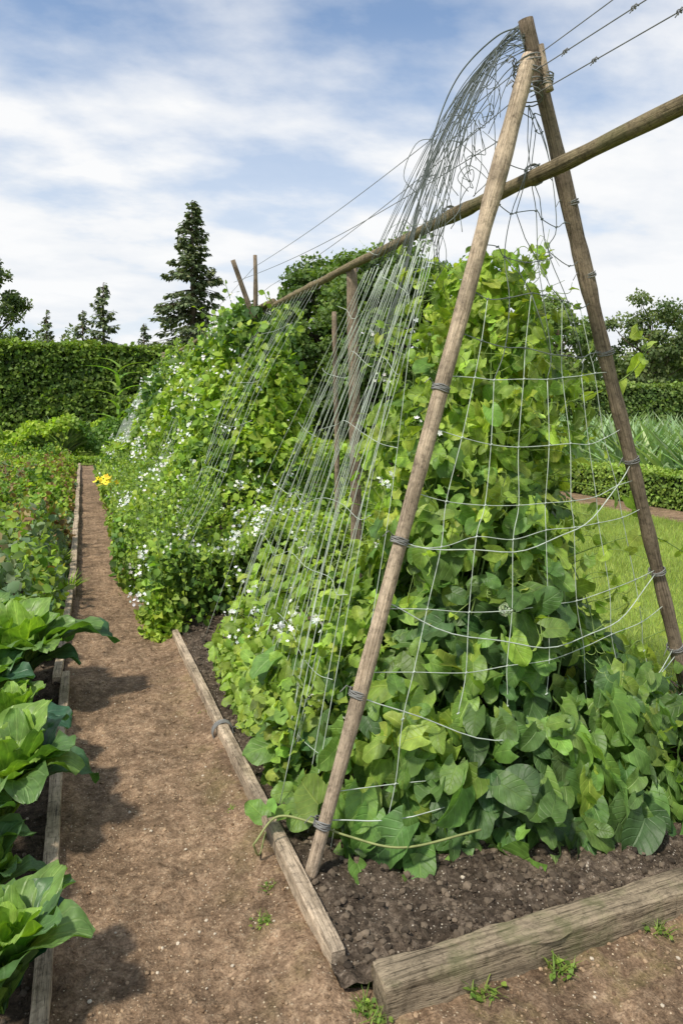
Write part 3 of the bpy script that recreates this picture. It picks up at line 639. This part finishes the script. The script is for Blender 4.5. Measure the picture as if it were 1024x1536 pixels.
# ------------------------------------------------------------------ left bed
def chard(px, py_, scale, n, seed):
    r = np.random.default_rng(seed); m = Mass(); nu, nv = 11, 20
    for k in range(n):
        az = k * 2.4 + r.normal(0, .35); inner = k / n; L = scale * (1.0 - .2 * inner) * r.uniform(.8, 1.15)
        el0 = math.radians(62 + 24 * inner + r.normal(0, 5)); el1 = math.radians(-40 + 105 * inner + r.normal(0, 18)); wd = L * r.uniform(.20, .28)
        v = np.linspace(0, 1, nv); el = el0 + (el1 - el0) * v ** 2.0
        ds = L / (nv - 1); rad = np.concatenate([[0], np.cumsum(np.cos(el[:-1]) * ds)]); hh = np.concatenate([[0], np.cumsum(np.sin(el[:-1]) * ds)])
        dirv = np.array([math.cos(az), math.sin(az), 0]); side = np.array([-math.sin(az), math.cos(az), 0])
        nor = -np.sin(el)[:, None] * dirv + np.cos(el)[:, None] * np.array([0, 0, 1.])
        cen = np.array([px, py_, .04]) + rad[:, None] * dirv + hh[:, None] * np.array([0, 0, 1.]) + side * (.05 * L * np.sin(v * 4 + seed + k))[:, None]
        W = wd * (np.clip((v - .10) / .4, 0, 1) ** .8 * np.clip(1 - ((v - .45) / .57).clip(0) ** 1.7, 0, 1) ** .7 + .06)
        u = np.linspace(-1, 1, nu); vv, uu = np.meshgrid(v, u, indexing='ij'); a = np.abs(uu); ph = r.uniform(0, 6)
        ruf = (.028 * L * a ** 2 * np.sin(vv * 19 + ph + uu * 1.5) + .012 * L * np.sin(vv * 30 + uu * 5 + ph) * a) * np.clip(vv * 3, 0, 1)
        cup = .38 * W[:, None] * a ** 1.3 + ruf + .009 * L * np.sin(vv * 40 - a * 9) * (a > .1)
        V = cen[:, None] + side * (uu * W[:, None] * (1 + .06 * np.sin(vv * 23 + ph)))[..., None] + nor[:, None] * cup[..., None]
        i, j = np.meshgrid(np.arange(nv - 1), np.arange(nu - 1), indexing='ij')
        F = np.stack([i * nu + j, i * nu + j + 1, (i + 1) * nu + j + 1, (i + 1) * nu + j], -1).reshape(-1, 4)
        f = .02 + .75 * inner + r.normal(0, .16); c = np.array([.055, .13, .035]) * (1 - f) + np.array([.22, .37, .04]) * f
        c = np.clip(c, .012, 1)
        cc = np.broadcast_to(c, (nu * nv, 3)) * (1 - .15 * a.reshape(-1, 1)) * (.85 + .3 * vv.reshape(-1, 1))
        m.add(V.reshape(-1, 3), F, np.stack([(uu + 1) / 2, vv], -1).reshape(-1, 2), cc)
    m.obj('chard_plant', M_chard)
chard(-.32, 4.0, .58, 28, 1); chard(-.255, 2.82, .45, 28, 2); chard(-.185, 1.96, .33, 26, 3); chard(-.50, 3.6, .46, 17, 4); chard(-.58, 4.6, .50, 18, 5); chard(-.44, 2.4, .40, 16, 6); chard(-.30, 3.42, .34, 20, 8); chard(-.26, 2.40, .22, 14, 9); chard(-.32, 4.7, .30, 16, 10)

def ground_cover(name, xr, yr, hf, n, size, cf, tpl=MED, mat=M_sleaf, nz=1.0):
    m = Mass(); X = rng.uniform(*xr, n); Y = rng.uniform(*yr, n); H = hf(X, Y)
    e = 1e-2; gx = (hf(X + e, Y) - H) / e; gy = (hf(X, Y + e) - H) / e
    Z = np.maximum(H - np.abs(rng.normal(0, .06 * nz, n)), .02)
    N = nrm(nrm(np.stack([-gx, -gy, 1 + 0 * gx], -1)) + rng.normal(0, .5, (n, 3)))
    D = rng.normal(0, 1, (n, 3)); S = size[0] + (size[1] - size[0]) * rng.random(n) ** 1.5; C = cf(X, Y, n); P = np.stack([X, Y, Z], -1)
    for q in range(len(tpl)): m.place(tpl[q], P[q::len(tpl)], D[q::len(tpl)], N[q::len(tpl)], S[q::len(tpl)], C[q::len(tpl)])
    return m.obj(name, mat)
def hcov(X, Y): 
    d = np.clip((-.10 - X) * 4, 0, 1); return .03 + d * (.30 + .5 * fbm(X * 1.9, Y * 1.0, 3, 71) + .18 * fbm(X * 7, Y * 5, 2, 72)) + .02
def ccov(X, Y, n):
    f = .6 + 1.0 * fbm(X * 1.4, Y * .9, 2, 75); C = np.where((f < .5)[:, None], lcol(n, DK, MD, f * 2, .3), lcol(n, MD, YG, f * 2 - 1, .3))
    band = ((Y > 12.5) & (Y < 18)) * .35 - .2
    r = ((Y > 7) & (Y < 18.5) & (fbm(X * 1.6, Y * .7, 3, 77) + band > .05))[:, None] & (rng.random((n, 1)) < .5)
    C = np.where(r, lcol(n, (.22, .12, .07), (.36, .26, .13), None, .3), C)
    gr = (fbm(X * 1.5 + 4, Y * .6, 2, 79) > .15)[:, None]; C = np.where(gr & ~r, lcol(n, (.16, .24, .13), (.30, .38, .22)), C)
    return np.where(rng.random((n, 1)) < .05, np.array([[.42, .40, .06]]), C)
ground_cover('ground_cover_plants', (-2.6, -.12), (4.6, 20.5), hcov, 46000, (.025, .10), ccov, nz=1.6)
m = Mass()
for k in range(800):
    x, y = -.15 - 2.2 * rng.random(), 5 + 15 * rng.random(); zb = float(hcov(np.array(x), np.array(y))); n = 7; t = np.linspace(0, 1, n)[:, None]
    c = np.array([x, y, zb - .05]) + t * (np.array([rng.normal(0, .05), rng.normal(0, .05), rng.uniform(.12, .3)]))
    col = lcol(n, MD, YG) if rng.random() < .8 else lcol(n, (.22, .13, .06), (.34, .27, .12))
    m.place(MED[k % 3], c, rng.normal(0, 1, (n, 3)), rng.normal(0, .6, (n, 3)) + [0, -.3, .7], rng.uniform(.04, .08, n), col)
m.obj('mixed_sprigs', M_sleaf)
def hb(X, Y): return .30 + .95 * np.clip(fbm(X * .7, Y * .5, 3, 81) + .4, 0, 1) + .25 * fbm(X * 2.5, Y * 2.5, 2, 83)
def cb_(X, Y, n):
    f = .75 + 1.0 * fbm(X * .6, Y * .6, 2, 85); return np.where((f < .5)[:, None], lcol(n, DK, MD, f * 2), lcol(n, MD, YG, f * 2 - 1))
ground_cover('shrub_border', (-7, 5), (22, 28.2), hb, 44000, (.08, .17), cb_, SML, nz=2)
ground_cover('low_edging_hedge', (-.3, 4), (20.8, 21.6), lambda X, Y: .18 + .05 * vn(X * 4, Y * 4), 5000, (.05, .1), lambda X, Y, n: lcol(n, MD, YG), SML)
def spiky(name, c, n, L, col0, col1, wdt=1., tilt=.5):
    m = Mass(); a = rng.uniform(0, 6.28, n); D = np.stack([np.cos(a) * tilt * rng.random(n), np.sin(a) * tilt * rng.random(n), 1 + 0 * a], -1)
    P = np.array(c) + np.stack([np.cos(a), np.sin(a), 0 * a], -1) * .04 * L
    m.place(BLADE, P, D, np.stack([np.cos(a), np.sin(a), .3 + 0 * a], -1) * -1, L * rng.uniform(.6, 1, n), lcol(n, col0, col1)); return m.obj(name, M_sleaf)
p = wp(95, 21.5); spiky('ornamental_grass', (p[0], p[1], .1), 260, 1.35, (.20, .27, .15), (.32, .40, .24), tilt=1.0)
p = wp(178, 24); m = Mass(); m.tube([[p[0], p[1], 0], [p[0] + .05, p[1], 1.6], [p[0] + .05, p[1], 3.1]], [.04, .03, .01], 6, (.18, .27, .06))
n = 14; a = np.arange(n) * 2.6; zc = np.linspace(.9, 2.9, n); D = np.stack([np.cos(a) * .8, np.sin(a) * .8, 1 + 0 * a], -1)
m.place(leaf_tpl(3, 8, .07, w_blade, .5, .75), np.stack([p[0] + 0 * a, p[1] + 0 * a, zc], -1), D, np.stack([-np.cos(a), -np.sin(a), .8 + 0 * a], -1), 1.0, lcol(n, (.16, .28, .05), (.26, .4, .08))); m.obj('corn_plant', M_sleaf)
for px_, d_, L_ in ((112, 5.9, .22), (10, 6.3, .3), (96, 7, .2)):
    p = wp(px_, d_); spiky('grass_tuft', (p[0] - .05, p[1], .02), 60, L_, MD, YG, tilt=.9)
def weed(x_, y_, L_):
    m = Mass(); n = 26; a = rng.uniform(0, 6.28, n); D = np.stack([np.cos(a), np.sin(a), rng.uniform(.2, 1.6, n)], -1)
    P = np.array([x_, y_, .015]) + rng.normal(0, L_ * .25, (n, 3)) * [1, 1, 0]
    m.place(GRASS, P, D, np.stack([-np.cos(a), -np.sin(a), .8 + 0 * a], -1), L_ * rng.uniform(.4, 1, n), lcol(n, (.12, .2, .035), (.26, .34, .07)))
    n = 16; P = np.array([x_, y_, .02]) + rng.normal(0, L_ * .35, (n, 3)) * [1, 1, .3]
    m.place(MED[1], P, rng.normal(0, 1, (n, 3)) * [1, 1, .3], rng.normal(0, .3, (n, 3)) + [0, 0, 1], L_ * rng.uniform(.15, .35, n), lcol(n, (.10, .19, .03), (.24, .33, .06))); m.obj('weed_tuft', M_sleaf)
for q in ((.965, 1.635, .06), (1.19, 1.645, .07), (.655, 1.70, .055), (.68, 1.655, .045), (1.55, 1.67, .06), (.50, 2.08, .04), (.545, 2.22, .04), (.56, 3.05, .04), (.57, 3.6, .05), (.53, 2.7, .03)): weed(*q)

# ------------------------------------------------------------------ lawn blades, hedges, right side crops
m = Mass(); n = 150000; X = rng.uniform(2.75, 7.5, n); Y = 2.3 + 10 * rng.random(n) ** 1.5
bear = (X * Rt[0] + Y * Rt[1]) / (X * Fw[0] + Y * Fw[1]); keep = (bear > .20) & (bear < .62); X = X[keep]; Y = Y[keep]; n = len(X)
P = np.stack([X, Y, 0 * X], -1); D = np.stack([rng.normal(0, .35, n), rng.normal(0, .35, n), 1 + 0 * X], -1)
f = .5 + .6 * fbm(X * 1.3, Y * 1.3, 3, 91) + rng.normal(0, .15, n)
m.place(GRASS, P, D, rng.normal(0, 1, (n, 3)), rng.uniform(.025, .055, n) * (1 + (Y > 5) * .3), lcol(n, (.22, .30, .06), (.42, .50, .13), f)); m.obj('lawn_grass_blades', M_sleaf)

def hedge(name, x0, x1, y0, y1, h, n, ls, c0, c1, wob=.12):
    e = empty(name); m = Mass(); wx, wy = x1 - x0, y1 - y0
    A = [wx * h, wy * h, wx * wy, wx * h * .15, wy * h * .3]; A = np.array(A) / sum(A); k = rng.choice(5, n, p=A); a, b = rng.random(n), rng.random(n)
    P = np.zeros((n, 3)); N = np.zeros((n, 3))
    for q, (f, nn) in enumerate([(lambda a, b: (x0 + a * wx, y0 + 0 * a, b * h), (0, -1, 0)), (lambda a, b: (x0 + 0 * a, y0 + a * wy, b * h), (-1, 0, 0)), (lambda a, b: (x0 + a * wx, y0 + b * wy, h + 0 * a), (0, 0, 1)),
                                  (lambda a, b: (x0 + a * wx, y1 + 0 * a, b * h), (0, 1, 0)), (lambda a, b: (x1 + 0 * a, y0 + a * wy, b * h), (1, 0, 0))]):
        s = k == q; P[s] = np.stack(f(a[s], b[s]), -1); N[s] = nn
    nz = fbm(P[:, 0] * 1.1 + P[:, 1] * 1.1, P[:, 2] * 1.5 + P[:, 1] * .3, 3, 95)
    P += N * (wob * nz - np.abs(rng.normal(0, wob * .5, n)))[:, None] + rng.normal(0, ls * .3, (n, 3))
    NN = N + rng.normal(0, .5, (n, 3)) + [0, 0, .5]
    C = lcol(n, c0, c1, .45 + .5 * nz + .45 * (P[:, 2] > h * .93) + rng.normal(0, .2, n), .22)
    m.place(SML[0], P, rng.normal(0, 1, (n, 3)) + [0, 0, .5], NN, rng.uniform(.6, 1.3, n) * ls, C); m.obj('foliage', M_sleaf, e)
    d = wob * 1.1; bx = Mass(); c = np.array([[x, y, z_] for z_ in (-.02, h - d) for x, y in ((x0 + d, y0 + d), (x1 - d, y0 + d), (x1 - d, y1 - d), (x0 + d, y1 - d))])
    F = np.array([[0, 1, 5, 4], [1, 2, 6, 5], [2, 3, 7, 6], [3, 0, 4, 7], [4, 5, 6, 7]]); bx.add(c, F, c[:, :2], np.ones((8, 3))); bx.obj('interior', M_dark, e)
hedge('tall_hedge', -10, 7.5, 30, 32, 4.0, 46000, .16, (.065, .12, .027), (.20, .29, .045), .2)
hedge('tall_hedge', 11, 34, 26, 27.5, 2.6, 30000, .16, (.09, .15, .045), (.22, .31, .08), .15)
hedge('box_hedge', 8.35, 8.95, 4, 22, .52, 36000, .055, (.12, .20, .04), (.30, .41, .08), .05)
m = Mass(); n = 9000; X = 9.6 + np.floor(rng.random(n) * 9) * .75 + rng.normal(0, .08, n); Y = 3 + 20 * rng.random(n)
a = rng.uniform(0, 6.28, n); D = np.stack([np.cos(a) * rng.random(n) * .7, np.sin(a) * rng.random(n) * .7, 1 + 0 * a], -1)
m.place(BLADE, np.stack([X, Y, 0 * X], -1), D, -np.stack([np.cos(a), np.sin(a), .2 + 0 * a], -1), rng.uniform(.7, 1.6, n), lcol(n, (.17, .27, .13), (.36, .48, .27))); m.obj('leek_rows', M_sleaf)
ground_cover('vegetable_bed_plants', (8.9, 10.2), (5, 24), lambda X, Y: .4 + .2 * vn(X * 3, Y * 3), 9000, (.07, .14), lambda X, Y, n: lcol(n, (.14, .23, .10), (.3, .42, .2)), SML)
ground_cover('vegetable_bed_plants', (3.2, 7.2), (13, 25), lambda X, Y: .4 + .6 * vn(X * .8, Y * .6), 18000, (.08, .16), cb_, SML, nz=2)

# ------------------------------------------------------------------ trees
def tree(name, px, d, top, base_crown, rx, nclump, nleaf, ls, c0, c1, seed, trunk=.2, sparse=.16):
    r = np.random.default_rng(seed); e = empty(name); p = wp(px, d); tz = top; bz = base_crown; cz = (tz + bz) / 2; rz = (tz - bz) / 2
    cs = []
    while len(cs) < nclump:
        q = r.normal(0, 1, 3); q /= np.linalg.norm(q); q *= r.uniform(.45, 1.0) ** .6
        lump = 1 + .22 * math.sin(q[0] * 4 + seed) * math.cos(q[1] * 3 + seed * 2) + r.normal(0, .07)
        cs.append([q[0] * rx * lump, q[1] * rx * lump, q[2] * rz * (1 + r.normal(0, .05))])
    cs = np.array(cs); C0 = np.array([p[0], p[1], cz]); t = Mass()
    t.tube(catm([[p[0], p[1], -.05], [p[0] + .1, p[1], bz * .6], [p[0], p[1] + .1, cz], [p[0], p[1], cz + rz * .6]], 5), np.linspace(trunk, trunk * .25, 16), 8)
    for c in cs[::2]:
        zb = max(bz * .7, cz + c[2] * .5 - rz * .3); b = np.array([p[0], p[1], min(zb, cz + rz * .5)]); en = C0 + c
        t.tube(catm([b, (b + en) / 2 + r.normal(0, .08 * rx, 3) - [0, 0, .05 * rz], en], 5), np.linspace(trunk * .3, trunk * .05, 11), 5)
    t.obj('trunk', M_bark, e)
    m = Mass(); k = r.integers(0, nclump, nleaf); rad = r.uniform(.6, 1.4, nclump) * sparse * rx
    o = nrm(r.normal(0, 1, (nleaf, 3))) * (r.random((nleaf, 1)) ** .45); P = C0 + cs[k] + o * rad[k][:, None] * [1.15, 1.15, .8]
    out = nrm(P - C0) * .5 + o * .8; N = nrm(out + [0, 0, .5]) + r.normal(0, .45, (nleaf, 3))
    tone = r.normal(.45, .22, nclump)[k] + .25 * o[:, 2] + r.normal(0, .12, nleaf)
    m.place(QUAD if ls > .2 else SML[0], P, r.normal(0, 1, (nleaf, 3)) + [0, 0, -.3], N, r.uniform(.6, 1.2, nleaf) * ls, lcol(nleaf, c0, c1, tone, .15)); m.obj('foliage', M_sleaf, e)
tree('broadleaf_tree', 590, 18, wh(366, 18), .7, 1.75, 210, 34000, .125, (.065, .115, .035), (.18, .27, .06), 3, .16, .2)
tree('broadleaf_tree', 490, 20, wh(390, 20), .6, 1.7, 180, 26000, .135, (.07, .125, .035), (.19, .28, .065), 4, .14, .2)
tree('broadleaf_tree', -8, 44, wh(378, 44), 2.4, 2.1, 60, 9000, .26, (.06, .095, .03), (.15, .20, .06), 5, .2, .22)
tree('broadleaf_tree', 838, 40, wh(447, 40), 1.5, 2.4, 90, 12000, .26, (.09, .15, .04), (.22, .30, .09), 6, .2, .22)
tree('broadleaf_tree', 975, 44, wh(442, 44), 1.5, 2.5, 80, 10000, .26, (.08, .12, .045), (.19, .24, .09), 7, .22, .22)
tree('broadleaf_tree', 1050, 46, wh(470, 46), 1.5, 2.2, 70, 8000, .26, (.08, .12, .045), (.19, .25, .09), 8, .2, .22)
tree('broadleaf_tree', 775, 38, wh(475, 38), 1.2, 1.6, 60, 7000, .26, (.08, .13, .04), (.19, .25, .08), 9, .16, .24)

def conifer(name, px, d, top, rad, nb, seed, dens=30, ls=.34):
    r = np.random.default_rng(seed); e = empty(name); p = wp(px, d); t = Mass()
    t.tube([[p[0], p[1], 0], [p[0] + .05, p[1], top * .5], [p[0], p[1], top * .985]], [top * .02, top * .012, .02], 8)
    P = []; D = []; N = []
    for k in range(nb):
        f = (k + r.random()) / nb; z0 = top * (.10 + .89 * f); L = rad * ((1 - f) ** .95) * r.uniform(.5, 1.2) + .05 * rad
        az = r.uniform(0, 6.28); dv = np.array([math.cos(az), math.sin(az), 0]); up = .35 if f > .6 else .0
        zc = lambda q: L * (up * q - .50 * q * q + .30 * q ** 3)
        q = np.linspace(0, 1, 7)[:, None]; t.tube(np.array([p[0], p[1], z0]) + dv * L * q + np.array([0, 0, 1.]) * zc(q), np.linspace(.035, .008, 7), 4)
        n = int(dens * (L / rad) + 4); s = r.random(n) ** .7; c = np.array([p[0], p[1], z0]) + dv * (L * s)[:, None] + np.array([0, 0, 1.]) * zc(s)[:, None]
        sd_ = np.cross(dv, [0, 0, 1.]); w_ = (r.normal(0, .15, n) * L * (1.05 - s * .8)); c = c + sd_ * w_[:, None] - np.array([0, 0, 1.]) * (np.abs(w_) * .3 + r.random(n) * .18)[:, None]
        P.append(c); D.append(dv * .7 + sd_ * np.sign(w_)[:, None] * .6 + r.normal(0, .3, (n, 3)) - [0, 0, .45]); N.append(r.normal(0, .45, (n, 3)) + [0, 0, 1.])
    P = np.vstack(P); D = np.vstack(D); N = np.vstack(N); n = len(P); m = Mass()
    m.place(QUAD, P, D, N, r.uniform(.6, 1.25, n) * ls, lcol(n, (.085, .115, .06), (.18, .22, .105))); m.obj('needles', M_need, e); t.obj('trunk', M_bark, e)
conifer('spruce_tree', 288, 42, wh(298, 42), 3.5, 210, 11, 105, .33)
conifer('spruce_tree', 155, 48, wh(422, 48), 2.5, 110, 12, 50, .32)
conifer('spruce_tree', 124, 50, wh(463, 50), 1.7, 80, 13, 38, .3)
conifer('spruce_tree', 216, 50, wh(483, 50), 1.5, 70, 14, 34, .3)
conifer('spruce_tree', 70, 52, wh(462, 52), 1.5, 70, 15, 32, .3)
def belt(name, pxs, d, pyf, seed):
    r = np.random.default_rng(seed); m = Mass(); t = Mass()
    for px in pxs:
        pyt = pyf(px) + r.normal(0, 7); dd = d + r.uniform(-4, 6); p = wp(px, dd); top = wh(pyt, dd); n = 1300
        t.tube([[p[0], p[1], 0], [p[0], p[1], top * .4], [p[0], p[1], top * .8]], [.2, .15, .05], 6)
        o = nrm(r.normal(0, 1, (n, 3))) * r.random((n, 1)) ** .35; P = np.array([p[0], p[1], top * .52]) + o * [2.0, 2.0, top * .48] * (1 + .25 * np.sin(o[:, :1] * 9 + px))
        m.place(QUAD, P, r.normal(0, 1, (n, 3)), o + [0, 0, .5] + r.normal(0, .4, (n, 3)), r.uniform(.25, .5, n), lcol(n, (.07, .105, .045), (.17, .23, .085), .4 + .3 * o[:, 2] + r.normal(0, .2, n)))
    e = empty(name); m.obj('foliage', M_sleaf, e); t.obj('trunks', M_bark, e)
belt('distant_trees', range(-60, 140, 22), 56, lambda x: 497 + (x > 90) * 8, 1)
belt('distant_trees', list(range(700, 1120, 24)), 54, lambda x: 520 - 15 * math.sin(x * .02), 2)
belt('distant_trees', list(range(140, 700, 32)), 64, lambda x: 530, 3)
